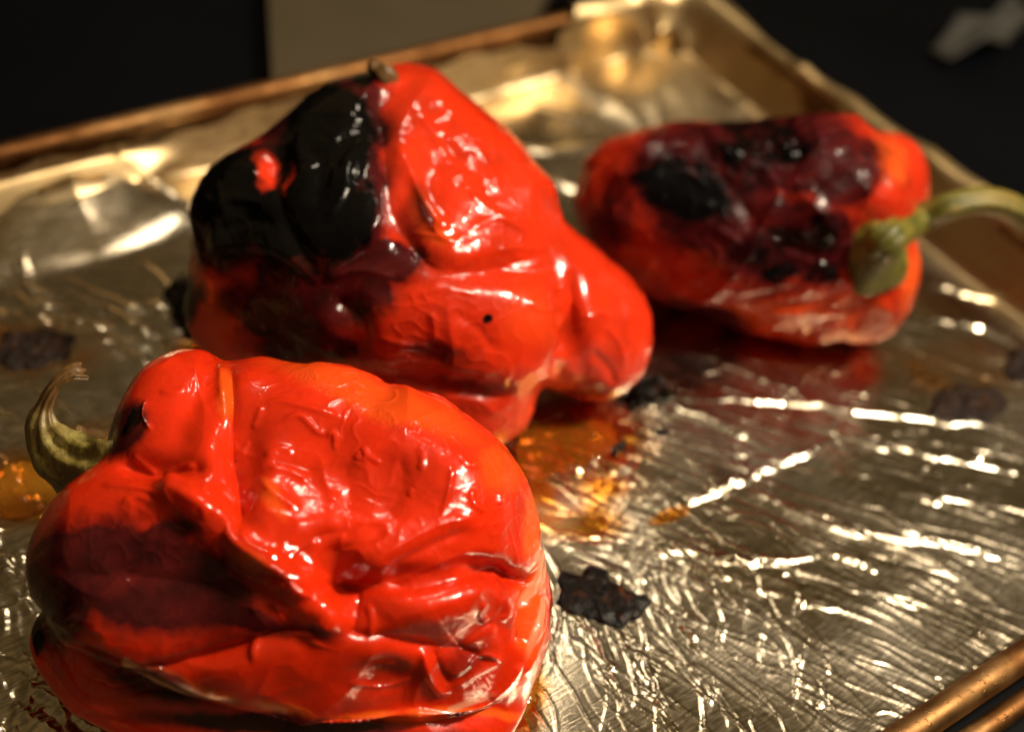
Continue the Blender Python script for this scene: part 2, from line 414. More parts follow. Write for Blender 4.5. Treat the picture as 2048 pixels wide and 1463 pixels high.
def surface_nets(prims, k, h):
    lo = np.min([c - max(r) for c, r, _, _ in prims], 0) - 3 * h; hi = np.max([c + max(r) for c, r, _, _ in prims], 0) + 3 * h
    lo[2] = max(lo[2], -.004)
    ax = [np.arange(a, b, h, dtype=np.float32) for a, b in zip(lo, hi)]
    S = np.empty([len(a) for a in ax], np.float32)
    for i0 in range(0, len(ax[0]), 24):
        g = np.stack(np.meshgrid(ax[0][i0:i0 + 24], ax[1], ax[2], indexing='ij'), -1)
        S[i0:i0 + 24] = lobes_sdf(g, prims, k)
    S = np.maximum(S, -(ax[2] - .0006)[None, None, :] )         # flat where it rests on the foil
    I = S < 0
    n = [a - 1 for a in S.shape]
    cnt = np.zeros(n, np.int8); pos = np.zeros(n + [3], np.float32)
    def sub(A, o): return A[o[0]:o[0] + n[0], o[1]:o[1] + n[1], o[2]:o[2] + n[2]]
    for d in range(3):
        o1, o2 = [e for e in range(3) if e != d]
        for a in (0, 1):
            for b in (0, 1):
                p = [0, 0, 0]; p[o1] = a; p[o2] = b; q = list(p); q[d] = 1
                s0, s1 = sub(S, p), sub(S, q); c = (s0 < 0) != (s1 < 0)
                t = np.where(c, s0 / np.where(c, s0 - s1, 1), 0)
                cnt += c
                pos[..., d] += t; pos[..., o1] += c * a; pos[..., o2] += c * b
    act = cnt > 0; vid = np.full(n, -1, np.int64); vid[act] = np.arange(act.sum())
    base = np.stack(np.nonzero(act), 1).astype(np.float32)
    V = (base + pos[act] / cnt[act][:, None]) * h + np.array([a[0] for a in ax], np.float32)
    Q = []
    for d in range(3):
        o1, o2 = [(1, 2), (2, 0), (0, 1)][d]
        A = np.take(I, range(1, S.shape[d] - 0), d); B = np.take(I, range(0, S.shape[d] - 1), d)
        ch = A != B; ii = np.stack(np.nonzero(ch), 1); fl = B[ch]
        ok = (ii[:, o1] > 0) & (ii[:, o2] > 0) & (ii[:, o1] < n[o1]) & (ii[:, o2] < n[o2]); ii = ii[ok]; fl = fl[ok]
        def g(u, v):
            j = ii.copy(); j[:, o1] -= u; j[:, o2] -= v; return vid[j[:, 0], j[:, 1], j[:, 2]]
        q = np.stack([g(1, 1), g(0, 1), g(0, 0), g(1, 0)], 1)
        q[~fl] = q[~fl][:, ::-1]; Q.append(q)
    Q = np.concatenate(Q); Q = Q[(Q >= 0).all(1)]
    return V, Q
def refine(V, Q, smooth_it=3):
    """smooth the raw lobes, then split every quad in four and smooth again"""
    def lap(V, Q, it):
        E_ = np.vstack([Q[:, [0, 1]], Q[:, [1, 2]], Q[:, [2, 3]], Q[:, [3, 0]]]); deg = np.bincount(E_[:, 0], minlength=len(V)) + np.bincount(E_[:, 1], minlength=len(V))
        for _ in range(it):
            A = np.stack([np.bincount(E_[:, 0], V[E_[:, 1], c], len(V)) + np.bincount(E_[:, 1], V[E_[:, 0], c], len(V)) for c in range(3)], 1) / deg[:, None]
            V = V * .45 + A * .55
        return V
    V = lap(V.astype(np.float64), Q, smooth_it)
    e = np.sort(np.stack([Q, np.roll(Q, -1, 1)], -1).reshape(-1, 2), 1); key = e[:, 0].astype(np.int64) * len(V) + e[:, 1]
    u, inv = np.unique(key, return_inverse=True); mid = (V[u // len(V)] + V[u % len(V)]) / 2
    n = len(V); me_ = n + inv.reshape(-1, 4); fc = n + len(u) + np.arange(len(Q))
    V2 = np.vstack([V, mid, V[Q].mean(1)])
    Q2 = np.concatenate([np.stack([Q[:, i], me_[:, i], fc, me_[:, i - 1]], 1) for i in range(4)])
    return lap(V2, Q2, 2), Q2
def normals(V, Q):
    n = np.cross(V[Q[:, 2]] - V[Q[:, 0]], V[Q[:, 3]] - V[Q[:, 1]]); N_ = np.zeros_like(V)
    for i in range(4):
        for c in range(3): N_[:, c] += np.bincount(Q[:, i], n[:, c], len(V))
    return N_ / (np.linalg.norm(N_, axis=1, keepdims=True) + 1e-15)
def poly_dist(x, y, pts, closed=False):
    """distance, signed side and 0..1 position along a pixel polyline (Catmull-Rom smoothed)"""
    p = np.asarray(pts, float)
    if len(p) > 2:
        e = np.vstack([2 * p[0] - p[1], p, 2 * p[-1] - p[-2]]); r = []
        for i in range(1, len(e) - 2):
            for t in np.linspace(0, 1, 6, endpoint=False):
                r.append(.5 * (2 * e[i] + (e[i + 1] - e[i - 1]) * t + (2 * e[i - 1] - 5 * e[i] + 4 * e[i + 1] - e[i + 2]) * t * t + (3 * e[i] - e[i - 1] - 3 * e[i + 1] + e[i + 2]) * t ** 3))
        p = np.array(r + [e[-2]])
    seg = np.diff(p, axis=0); sl = np.hypot(seg[:, 0], seg[:, 1]); tot = sl.sum()
    best = np.full(len(x), 1e9); sd = np.zeros(len(x)); al = np.zeros(len(x)); L = 0
    for a, d, l in zip(p[:-1], seg, sl):
        ux, uy = x - a[0], y - a[1]; u = np.clip((ux * d[0] + uy * d[1]) / (l * l + 1e-9), 0, 1)
        ex, ey = ux - u * d[0], uy - u * d[1]; dd = np.hypot(ex, ey); b = dd < best
        best = np.where(b, dd, best); sd = np.where(b, np.sign(d[0] * ey - d[1] * ex), sd); al = np.where(b, (L + u * l) / tot, al); L += l
    return best, sd, al
def sculpt(V, Q, strokes):
    """strokes laid on the visible side of the body, photo pixels; each moves the skin along its normal
       ('r', pts, width_px, mm) ridge; ('g', ...) groove; ('f', pts, width_px, mm, length_px) fold: lifted on the
       image-right-hand side of the stroke's direction, falling off over length; ('b', (x,y,rx,ry,ang), mm) bulge"""
    for group in strokes:
        n = normals(V, Q); x, y, _ = project(V); vd = CAM - V; vd /= np.linalg.norm(vd, axis=1, keepdims=True)
        face = smooth(.0, .22, (n * vd).sum(1))
        disp = np.zeros(len(V))
        for st in group:
            if st[0] == 'b':
                _, (bx, by, rx, ry, ang), mm = st
                c, s_ = math.cos(math.radians(ang)), math.sin(math.radians(ang)); ux = (x - bx) * c + (y - by) * s_; uy = -(x - bx) * s_ + (y - by) * c
                disp += mm * np.exp(-((ux / rx) ** 2 + (uy / ry) ** 2) ** 1.3); continue
            kind, pts, w, mm = st[:4]; P = np.asarray(pts, float); reach = (st[4] * 3 if kind == 'f' else w * 3) + 5
            sel = np.where((x > P[:, 0].min() - reach) & (x < P[:, 0].max() + reach) & (y > P[:, 1].min() - reach) & (y < P[:, 1].max() + reach) & (face > 0))[0]
            if not len(sel): continue
            d, sd, al = poly_dist(x[sel], y[sel], pts)
            tp = np.clip(np.minimum(al, 1 - al) * 5, 0, 1); tp = tp * tp * (3 - 2 * tp)
            if kind == 'r': v = mm * np.exp(-(d / w / (.85 if mm > .85 else .62)) ** 1.15) * tp
            elif kind == 'g': v = -mm * np.exp(-(d / w) ** 1.5) * tp
            elif kind == 's': v = mm * np.exp(-(d / w) ** 2)
            else:
                sg = d * sd; v = mm * tp * np.where(sg > 0, np.exp(-(np.abs(sg) / st[4]) ** 1.3), 1) * smooth(-w, w, sg)
            disp[sel] += v
        V = V + n * (disp * face * .001)[:, None]
    return V
def folds(V, freq, seed, warp=.5, stretch=(1, 1, 1)):
    """taut film between sharp creases, mean about zero"""
    r = np.random.default_rng(seed); A, _ = np.linalg.qr(r.normal(size=(3, 3)))
    return ridged((V @ A) * np.array(stretch), freq, seed, warp) - .62

def pepper_material(name, red, orange, coat=.6, rough=.16, spec=.5):
    s = N(name)
    ch, sc, lo = s.attr('char'), s.attr('scorch_and_shade'), s.attr('loose')
    nz = s.noise(70, 5, .6)
    nf = s.noise(260, 5, .65, dist=.5)
    base = s.mix(s.mr(nz, .35, .7, 0, 1), tuple(red), tuple(c * .62 for c in red))
    base = s.mix(lo, base, tuple(orange))
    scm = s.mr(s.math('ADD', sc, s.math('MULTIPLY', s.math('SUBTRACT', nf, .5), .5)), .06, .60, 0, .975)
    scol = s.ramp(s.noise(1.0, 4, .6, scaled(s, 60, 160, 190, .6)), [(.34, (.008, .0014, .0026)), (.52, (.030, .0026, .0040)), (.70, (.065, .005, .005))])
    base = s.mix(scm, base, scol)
    # black char breaks up at its edges
    nb = s.math('ADD', s.math('MULTIPLY', s.math('SUBTRACT', nf, .5), .6), s.math('MULTIPLY', s.math('SUBTRACT', s.noise(95, 3, .6), .5), .7))
    cm = s.mr(s.math('ADD', ch, nb), .40, .64, 0, 1)
    base = s.mix(cm, base, (.0011, .0010, .0013))
    base = s.mix(s.attr('film'), base, (.70, .40, .24))
    # tiny scorched specks
    spk = s.ramp(s.noise(420, 3, .6), [(.70, (0, 0, 0)), (.76, (1, 1, 1))])
    base = s.mix(s.math('MULTIPLY', spk, s.math('MULTIPLY', sc, .7)), base, (.012, .004, .003))
    s.l(base, s.b.inputs['Base Color'])
    s.l(s.mr(s.math('MAXIMUM', cm, s.math('MULTIPLY', scm, .7)), 0, 1, spec, .04), s.b.inputs['Specular IOR Level'])
    dull = s.noise(38, 4, .6)
    s.l(s.mr(dull, .35, .7, rough * .7, rough * 2.3), s.b.inputs['Roughness'])
    s.b.inputs['Subsurface Weight'].default_value = .25
    s.l(s.math('MULTIPLY', s.math('SUBTRACT', 1.0, s.math('MAXIMUM', cm, scm)), .38), s.b.inputs['Subsurface Weight'])
    s.b.inputs['Subsurface Radius'].default_value = (1, .22, .08); s.b.inputs['Subsurface Scale'].default_value = .004
    s.l(s.math('MULTIPLY', s.mr(cm, 0, 1, 1, 1.3), s.mr(dull, .35, .7, coat * 1.2, coat * .25)), s.b.inputs['Coat Weight']); s.b.inputs['Coat Roughness'].default_value = .05; s.b.inputs['IOR'].default_value = 1.45
    fine = s.noise(330, 4, .55, dist=1.6)
    str_ = s.noise(1.0, 3, .55, scaled(s, 700, 160, 260, .5))
    def lines(scale, width, dist):
        n_ = s.noise(scale, 1.5, .4, dist=dist); a_ = s.math('ABSOLUTE', s.math('SUBTRACT', n_, .5)); return s.mr(a_, 0, width, 1, 0)
    b = s.bump(lines(70, .03, .9), .07, .0005); b = s.bump(lines(170, .05, 1.2), .09, .0003, b)
    b = s.bump(fine, .08, .0004, b); b = s.bump(str_, .10, .0003, b)
    blis = s.ramp(s.noise(1500, 2, .5), [(.5, (0, 0, 0)), (.7, (1, 1, 1))])
    b2 = s.n('ShaderNodeBump'); b2.inputs['Distance'].default_value = .0002; s.l(blis, b2.inputs['Height']); s.l(b, b2.inputs['Normal'])
    s.l(s.math('MULTIPLY', s.attr('grit'), .6), b2.inputs['Strength'])
    s.l(b2.outputs[0], s.b.inputs['Normal']); s.l(b, s.b.inputs['Coat Normal'])
    return s.m

def E(px, py, z, ar, af, az, yaw=0, roll=0):
    return (at(px, py, z).astype(np.float32), (ar * .01, af * .01, az * .01), yaw, roll)

SKIN = {}
def skin_at(root, px, py, lift=0.0):
    V = SKIN[root.name]; x, y, d = project(V); m = np.where(np.hypot(x - px, y - py) < 9)[0]
    return at_depth(px, py, (d[m].min() if len(m) else .36) - lift)
def build_pepper(name, prims, k, h, strokes, paint, mat, seed, wrinkle=.0006, loc=None):
    V, Q = surface_nets(prims, k, h); V, Q = refine(V, Q)
    n = normals(V, Q)
    V = V + n * (fbm(V, 45, seed, 2) * .0008)[:, None]
    V = sculpt(V, Q, strokes)
    n = normals(V, Q); x, y, _ = project(V)
    m1 = smooth(-.5, .5, fbm(V, 40, seed + 2, 2)); m2 = smooth(-.3, .4, fbm(V, 55, seed + 3, 2))
    dsp = folds(V, 48, seed + 5, .6, (1, .55, 1)) * 2.0 + folds(V, 95, seed + 6, .6, (1, .5, 1)) * 1.1 * m1 + folds(V, 210, seed + 7, .7, (1, .5, 1)) * .5 * m2 + ridged(V, 260, seed + 9, .8) ** 6 * .3 * m1
    V = V + n * (dsp * wrinkle)[:, None]
    V[:, 2] = np.maximum(V[:, 2], .0006)
    root = empty(name, tuple(loc if loc is not None else [*V.mean(0)[:2], 0]))
    me = mesh_np('skin', V, Q)
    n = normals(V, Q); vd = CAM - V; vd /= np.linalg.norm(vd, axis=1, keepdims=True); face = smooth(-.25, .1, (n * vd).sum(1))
    nw = fbm(V, 90, seed + 40, 4); nw2 = fbm(V, 90, seed + 77, 4)
    for ch in ('char', 'scorch_and_shade', 'loose', 'grit', 'film'):
        v = soft_blobs(x + nw * 20, y + nw2 * 20, paint.get(ch, []), .3 if ch == 'scorch_and_shade' else .55)
        if ch == 'scorch_and_shade': v = np.maximum(v, .9 * soft_blobs(x + nw * 26, y + nw2 * 26, [(a, b, c * 1.25, d * 1.25, e, f) for a, b, c, d, e, f in paint.get('char', [])], .6))
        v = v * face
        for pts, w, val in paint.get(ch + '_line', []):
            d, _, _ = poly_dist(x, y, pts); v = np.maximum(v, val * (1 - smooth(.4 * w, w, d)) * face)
        if ch == 'scorch_and_shade': v = np.maximum(v, (1 - face) * smooth(-.1, .5, nw) * .6)
        if ch in ('char', 'scorch_and_shade'): v = v * (1 - soft_blobs(x + nw * 40, y + nw2 * 40, paint.get('clear', []), .2))
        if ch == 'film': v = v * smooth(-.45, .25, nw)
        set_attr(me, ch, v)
    link('skin', me, mat, root); SKIN[root.name] = V
    return root

def tube(name, pts, radii, mat, parent, seg=20, ribs=0, rib=.0, flat=None, cap=True):
    """round-section stalk through pts; radii per point (two values = flattened); ribs along its length"""
    P = np.asarray(pts, float); T = np.gradient(P, axis=0); T /= np.linalg.norm(T, axis=1, keepdims=True)
    up = np.array([0, 0, 1.]); rows = []
    nrm = None
    for i, (p, t) in enumerate(zip(P, T)):
        if nrm is None: nrm = np.cross(t, up if abs(t[2]) < .9 else np.array([1., 0, 0]))
        nrm = nrm - t * (nrm @ t); nrm /= np.linalg.norm(nrm); b = np.cross(t, nrm)
        ra, rb = radii[i] if isinstance(radii[i], (tuple, list, np.ndarray)) else (radii[i], radii[i])
        rr = []
        for j in range(seg):
            a = 2 * math.pi * j / seg; m = 1 + rib * math.cos(ribs * a)
            rr.append(p + nrm * math.cos(a) * ra * m + b * math.sin(a) * rb * m)
        rows.append(rr)
    bm = bmesh.new(); VV = [[bm.verts.new(v) for v in r] for r in rows]
    for a, b_ in zip(VV[:-1], VV[1:]):
        for j in range(seg): bm.faces.new((a[j], a[(j + 1) % seg], b_[(j + 1) % seg], b_[j]))
    if cap: bm.faces.new(VV[0]); bm.faces.new(VV[-1])
    bmesh.ops.recalc_face_normals(bm, faces=bm.faces)
    return bm_obj(name, bm, mat, parent)
def spline(pts, n):
    p = np.asarray(pts, float); e = np.vstack([2 * p[0] - p[1], p, 2 * p[-1] - p[-2]]); out = []
    for u in np.linspace(0, len(p) - 1, n):
        i = min(int(u), len(p) - 2); t = u - i; i += 1
        out.append(.5 * (2 * e[i] + (e[i + 1] - e[i - 1]) * t + (2 * e[i - 1] - 5 * e[i] + 4 * e[i + 1] - e[i + 2]) * t * t + (3 * e[i] - e[i - 1] - 3 * e[i + 1] + e[i + 2]) * t ** 3))
    return np.array(out)

M_P1 = pepper_material('blistered_red_skin', (.67, .024, .003), (.74, .10, .008))
M_P2 = pepper_material('charred_red_skin', (.66, .030, .005), (.70, .08, .008))
M_P3 = pepper_material('scorched_red_skin', (.50, .026, .006), (.62, .085, .012), .16, .2, .22)

# ---- foreground pepper: stem to the left, slumped on its side
p1 = [E(600, 1090, .029, 4.3, 3.3, 2.8), E(800, 1040, .036, 2.75, 2.6, 2.4, 0, -12), E(350, 850, .043, 1.25, 1.7, 1.35), E(500, 880, .042, 1.3, 1.8, 1.5), E(645, 893, .043, 1.5, 1.7, 1.5),
      E(330, 1130, .029, 2.55, 2.2, 2.1, 0, 10), E(900, 1240, .024, 1.5, 1.6, 1.45), E(548, 1335, .013, 4.9, 2.2, 1.05), E(1020, 1240, .018, .75, 1.8, 1.5), E(650, 1210, .03, 1.3, 1.5, 1.2)]
S1 = [
 [ # broad forms
  ('b', (690, 1170, 85, 55, 50), -5.0), ('b', (475, 960, 45, 120, 8), -3.6), ('b', (300, 930, 70, 24, 0), -2.0), ('b', (1000, 1150, 80, 28, 20), -3.0),
  ('b', (690, 960, 150, 90, 15), -2.6), ('b', (420, 870, 40, 60, 0), 1.0), ('b', (760, 1345, 60, 30, 0), -1.6), ('b', (930, 960, 90, 90, 0), 1.2), ('b', (780, 1100, 180, 40, -20), 1.4), ('b', (330, 1140, 170, 90, 20), -2.2),
  ('b', (790, 1165, 150, 26, -8), -2.4), ('b', (880, 1205, 90, 45, -15), 2.4),
 ],
 [ # main folds
  ('g', [(230, 925), (300, 945), (370, 945), (430, 930)], 16, 1.2),
  ('g', [(462, 720), (466, 800), (470, 900), (480, 1000), (490, 1080)], 11, 1.3),
  ('r', [(440, 720), (448, 800), (452, 860)], 12, .8),
  ('s', [(350, 985), (410, 1020), (480, 1085), (570, 1150), (650, 1235)], 30, 2.6),
  ('r', [(330, 975), (410, 1020), (480, 1085), (570, 1150), (660, 1245)], 10, .7),
  ('f', [(1045, 1330), (980, 1400), (850, 1432), (700, 1428), (560, 1408), (430, 1375), (330, 1335), (200, 1300), (60, 1285)], 10, 4.2, 70),
  ('g', [(90, 1275), (200, 1280), (330, 1315), (450, 1300), (560, 1268), (660, 1258)], 18, 2.6),
  ('g', [(660, 1262), (760, 1272), (850, 1290), (930, 1300), (990, 1330)], 14, 1.2),
  ('g', [(740, 1160), (830, 1170), (920, 1150), (990, 1140), (1040, 1165)], 18, 1.7),
  ('g', [(1030, 1175), (1045, 1230), (1040, 1300)], 14, 2.0),
  ('r', [(1035, 1200), (1070, 1130), (1085, 1060)], 14, .9),
  ('f', [(1090, 1175), (1040, 1200), (1020, 1260)], 8, .8, 30),
  ('r', [(560, 716), (700, 752), (830, 800), (945, 852)], 22, 1.1),
  ('g', [(720, 1165), (715, 1220), (705, 1275)], 10, .9),
  ('g', [(575, 1125), (640, 1070), (720, 1060)], 16, .8),
 ],
 [ # wrinkles
  ('r', [(525, 812), (560, 805), (620, 820), (690, 840)], 8, .55), ('r', [(525, 812), (515, 845), (505, 860)], 8, .45),
  ('r', [(560, 850), (600, 835), (640, 868), (670, 870), (680, 895)], 8, .5), ('r', [(530, 915), (560, 900), (590, 905)], 9, .45),
  ('r', [(535, 935), (580, 945), (620, 965)], 8, .5), ('r', [(520, 950), (550, 990), (600, 1025)], 12, .55), ('g', [(535, 925), (570, 925), (640, 945)], 10, .4),
  ('r', [(655, 880), (668, 865), (672, 905)], 6, .45), ('r', [(725, 895), (740, 915), (765, 928)], 6, .5), ('r', [(715, 920), (722, 905)], 6, .4),
  ('r', [(845, 895), (845, 925), (835, 940)], 7, .5), ('r', [(905, 930), (895, 990), (880, 1035)], 8, .6), ('r', [(920, 905), (930, 930), (960, 925), (975, 890)], 8, .5),
  ('r', [(940, 975), (945, 1005), (970, 1025)], 9, .55), ('r', [(995, 985), (1000, 1010)], 9, .5), ('r', [(825, 975), (815, 990)], 7, .4),
  ('r', [(575, 1118), (600, 1095), (640, 1080)], 10, .55), ('r', [(710, 1048), (740, 1046), (790, 1048)], 7, .4),
  ('r', [(720, 1150), (800, 1090), (880, 1050), (960, 1030)], 16, .9), ('g', [(760, 1150), (850, 1100), (950, 1055)], 12, .7), ('r', [(760, 1175), (860, 1130), (960, 1090)], 12, .5),
  ('g', [(640, 1110), (720, 1085), (780, 1060)], 14, .7), ('g', [(690, 920), (700, 980), (690, 1040)], 22, .6), ('g', [(800, 900), (800, 980), (760, 1040)], 24, .7),
  ('r', [(290, 790), (285, 830), (305, 865)], 9, .6), ('r', [(315, 780), (350, 785), (375, 775)], 8, .5), ('r', [(265, 905), (300, 935), (320, 955)], 9, .5),
  ('r', [(330, 955), (370, 935), (400, 930)], 8, .6), ('r', [(405, 965), (410, 1010), (412, 1040)], 5, .35), ('r', [(240, 1010), (275, 995), (310, 1005)], 8, .4),
  ('r', [(200, 970), (260, 975), (330, 990)], 9, .4), ('g', [(170, 1060), (300, 1040), (380, 1050)], 22, .5), ('g', [(100, 1150), (250, 1150), (400, 1170), (520, 1220)], 20, .6),
  ('r', [(100, 1270), (180, 1270), (260, 1300), (330, 1330)], 9, .8), ('r', [(270, 1315), (320, 1345), (400, 1385), (470, 1405)], 12, .8), ('g', [(230, 1330), (260, 1360), (300, 1350)], 12, .8),
  ('r', [(505, 1330), (520, 1280), (560, 1268), (640, 1268)], 12, .8), 
  ('r', [(690, 1360), (760, 1372), (830, 1350)], 8, .6), ('r', [(840, 1290), (855, 1340), (880, 1380), (905, 1385)], 8, 1.0), ('g', [(868, 1290), (880, 1340), (905, 1375)], 9, .7),
  ('r', [(895, 1360), (930, 1335), (965, 1305), (1010, 1325)], 8, .8), ('r', [(905, 1380), (960, 1345), (1000, 1320)], 7, .5), ('r', [(975, 1400), (1010, 1370), (1040, 1320)], 10, .7),
  ('r', [(740, 1205), (745, 1240), (735, 1275)], 9, .6), ('r', [(965, 1200), (960, 1225), (970, 1240)], 10, .7), ('r', [(1000, 1190), (1010, 1220), (1000, 1240)], 10, .6),
  ('f', [(905, 1300), (960, 1260), (990, 1245)], 9, .7, 30), ('r', [(1055, 1300), (1075, 1240), (1082, 1190)], 9, .7), ('r', [(1045, 1350), (1070, 1300), (1085, 1250)], 9, .6),
  ('r', [(470, 925), (490, 905), (500, 880)], 6, .4), ('r', [(480, 1060), (500, 1090), (560, 1120)], 8, .5), ('g', [(520, 1140), (600, 1170), (660, 1200)], 12, .6),
  ('r', [(80, 1310), (150, 1390), (250, 1440)], 10, .7), ('r', [(150, 1300), (155, 1350), (190, 1395)], 10, .6), ('r', [(100, 1230), (140, 1245), (160, 1225)], 8, .5),
 ],
]
PAINT1 = {
 'scorch_and_shade': [(290, 1150, 290, 130, 12, 1.), (120, 1190, 95, 130, 10, 1.), (250, 850, 40, 70, 20, 1.), (300, 1360, 200, 40, 18, .7), (760, 1345, 110, 36, 0, .32), (930, 1320, 70, 40, -20, .35), (640, 1262, 60, 14, 10, .5), (600, 1455, 420, 26, 4, .75), (330, 1065, 120, 40, -10, .7), (470, 1230, 150, 36, 15, .8)],  # left lobe and underside: scorch with shade painted into the same dark tint
 'char': [(255, 835, 16, 40, 15, .62), (110, 1190, 22, 60, 10, .52), (60, 1260, 16, 40, 0, .8)],
 'loose': [(740, 795, 230, 40, 20, .5), (1010, 930, 60, 60, 45, .45), (1075, 1090, 24, 130, 0, .7), (450, 780, 20, 60, 0, .6), (550, 990, 20, 50, -35, .5), (500, 1110, 60, 20, 35, .5), (1060, 1250, 40, 90, 0, .6), (850, 1432, 250, 12, -3, .8), (380, 1370, 120, 14, 22, .8), (560, 1420, 80, 12, 8, .8)],
 'film_line': [([(255, 1315), (300, 1345), (360, 1375), (420, 1392)], 12, .9), ([(430, 1398), (500, 1412), (570, 1426)], 8, .8), ([(1040, 1205), (1068, 1165), (1086, 1110)], 14, .45), ([(1050, 1310), (1072, 1250), (1084, 1200)], 9, .45), ([(900, 1420), (990, 1385), (1040, 1325)], 8, .5)],
 'grit': [(720, 815, 210, 22, 25, 1.), (1040, 1010, 20, 70, -10, .8), (480, 730, 40, 20, 0, 1.), (490, 900, 20, 40, 0, .7)],
}
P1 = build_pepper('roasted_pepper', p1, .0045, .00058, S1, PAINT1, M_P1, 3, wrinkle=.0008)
tag(P1, 'shiny wrinkled red pepper in the foreground with dried curled stem', 'pepper', 'roasted peppers on the foil')

# ---- middle pepper: heavily blackened shoulder, blunt lobes to the front
p2 = [E(770, 500, .036, 3.7, 3.5, 3.0), E(815, 270, .052, 1.45, 2.0, 1.6), E(650, 330, .047, 1.35, 1.6, 1.6), E(490, 430, .038, 1.3, 1.6, 1.6), E(520, 610, .023, 1.75, 1.7, 1.75),
      E(950, 650, .032, 2.35, 1.8, 1.75, 0, -8), E(1205, 685, .0165, 1.15, 1.6, 1.35, 0, -20), E(905, 805, .014, 1.9, 1.1, 1.05), E(995, 430, .044, 1.4, 1.8, 1.5, 0, 0), E(900, 320, .05, 1.35, 1.6, 1.4), E(715, 290, .05, 1.1, 1.5, 1.4), E(1110, 590, .03, 1.2, 1.7, 1.4), E(1160, 650, .021, 1.2, 1.6, 1.4)]
S2 = [
 [('b', (830, 400, 60, 130, 20), -3.5), ('b', (690, 560, 120, 70, -20), -3.0), ('b', (560, 330, 30, 40, 0), -2.5), ('b', (1000, 540, 90, 30, 0), -2.0), ('b', (1140, 640, 25, 90, -15), -3.0), ('b', (700, 640, 40, 60, 0), -2.0), ('b', (880, 760, 120, 20, 10), -2.5)],
 [('g', [(745, 190), (770, 300), (790, 420), (850, 520), (940, 545)], 20, 2.4), ('r', [(790, 280), (840, 400), (900, 480)], 16, 1.7), ('r', [(775, 330), (750, 450), (640, 570)], 18, .8),
  ('g', [(545, 300), (560, 400), (590, 480), (640, 560)], 18, 1.6), ('f', [(640, 580), (560, 510), (480, 500), (390, 515)], 10, 1.3, 60), ('g', [(660, 590), (720, 640), (740, 700)], 16, 1.4),
  ('g', [(740, 600), (850, 560), (950, 545), (1070, 520)], 20, 1.5), ('g', [(1145, 530), (1148, 640), (1110, 770)], 14, 3.0), ('g', [(760, 750), (860, 770), (950, 790), (1040, 800)], 14, 1.5),
  ('r', [(640, 560), (720, 540), (800, 560)], 16, .9)],
 [('r', [(575, 245), (620, 228), (680, 232), (735, 245)], 12, .8), ('g', [(600, 280), (640, 330), (630, 420)], 24, 1.0), ('r', [(700, 300), (690, 380), (650, 450)], 14, .8), ('r', [(440, 360), (470, 345), (520, 350)], 12, .7), ('g', [(430, 470), (500, 440), (560, 450)], 16, .9), ('r', [(420, 420), (470, 400), (540, 410)], 12, .6), ('r', [(860, 440), (880, 470), (915, 490)], 9, .6), ('r', [(810, 465), (860, 470), (910, 485)], 8, .4), ('r', [(830, 330), (850, 400), (905, 470)], 7, .7), ('r', [(930, 380), (970, 420), (1060, 470)], 8, .6), ('r', [(800, 600), (880, 580), (960, 590)], 9, .5), ('g', [(900, 620), (960, 660), (1000, 720)], 12, .5), ('r', [(1210, 650), (1240, 690), (1250, 740)], 8, .6), ('g', [(1180, 700), (1220, 740), (1230, 780)], 10, .7), ('r', [(990, 500), (1040, 495), (1090, 500)], 7, .5), ('r', [(985, 525), (1040, 535), (1090, 520)], 7, .5),
  ('r', [(930, 470), (980, 440), (1060, 440)], 14, .5), ('r', [(1050, 600), (1080, 620), (1110, 620)], 9, .4), ('r', [(860, 620), (870, 660), (860, 690)], 12, .4), ('r', [(750, 670), (820, 690), (870, 690)], 10, .5),
  ('r', [(600, 700), (630, 690), (670, 700)], 10, .6), ('r', [(1170, 640), (1200, 625), (1230, 640)], 9, .5), ('r', [(400, 540), (420, 580), (415, 620)], 10, .6), ('g', [(860, 260), (930, 330), (1000, 420)], 14, .5),
  ('r', [(820, 210), (860, 260), (900, 330)], 12, .4), ('r', [(940, 280), (980, 340), (1000, 390)], 10, .4), ('g', [(780, 730), (850, 760), (900, 740)], 10, .6), ('r', [(880, 790), (950, 800), (1000, 830)], 12, .5)],
]
PAINT2 = {
 'char': [(650, 300, 110, 150, 15, 1.), (470, 420, 90, 115, 10, 1.), (470, 350, 80, 60, -20, 1.), (570, 450, 80, 80, 0, .95), (690, 430, 80, 130, 20, .7), (350, 610, 40, 60, 0, .9), (1320, 770, 40, 36, 0, .9), (980, 633, 9, 8, 0, 1.), (725, 160, 20, 40, 0, .8), (600, 520, 90, 60, 0, .55)],
 'scorch_and_shade': [(640, 560, 170, 140, 0, 1.), (480, 600, 80, 60, 0, .6), (560, 620, 110, 80, 0, .9), (760, 520, 110, 60, 0, .8), (720, 430, 70, 170, 15, .9), (830, 420, 40, 90, 20, .4), (620, 690, 160, 50, 0, .75), (870, 700, 90, 30, 20, .5), (940, 770, 90, 20, 10, .4), (1180, 780, 90, 20, -5, .4), (745, 590, 60, 60, 0, .6), (650, 180, 90, 40, -30, .9)],
 'loose': [(850, 420, 25, 60, -20, .5), (430, 620, 30, 60, -20, .5), (1060, 640, 60, 60, 0, .25), (870, 470, 40, 20, 30, .6)],
 'grit': [],
}
PAINT2['clear'] = [(545, 352, 34, 46, -10, .95)]
P2 = build_pepper('roasted_pepper', p2, .011, .00085, S2, PAINT2, M_P2, 11, wrinkle=.0008)
tag(P2, 'lumpy red pepper with glossy blackened left side in the middle', 'pepper', 'roasted peppers on the foil')

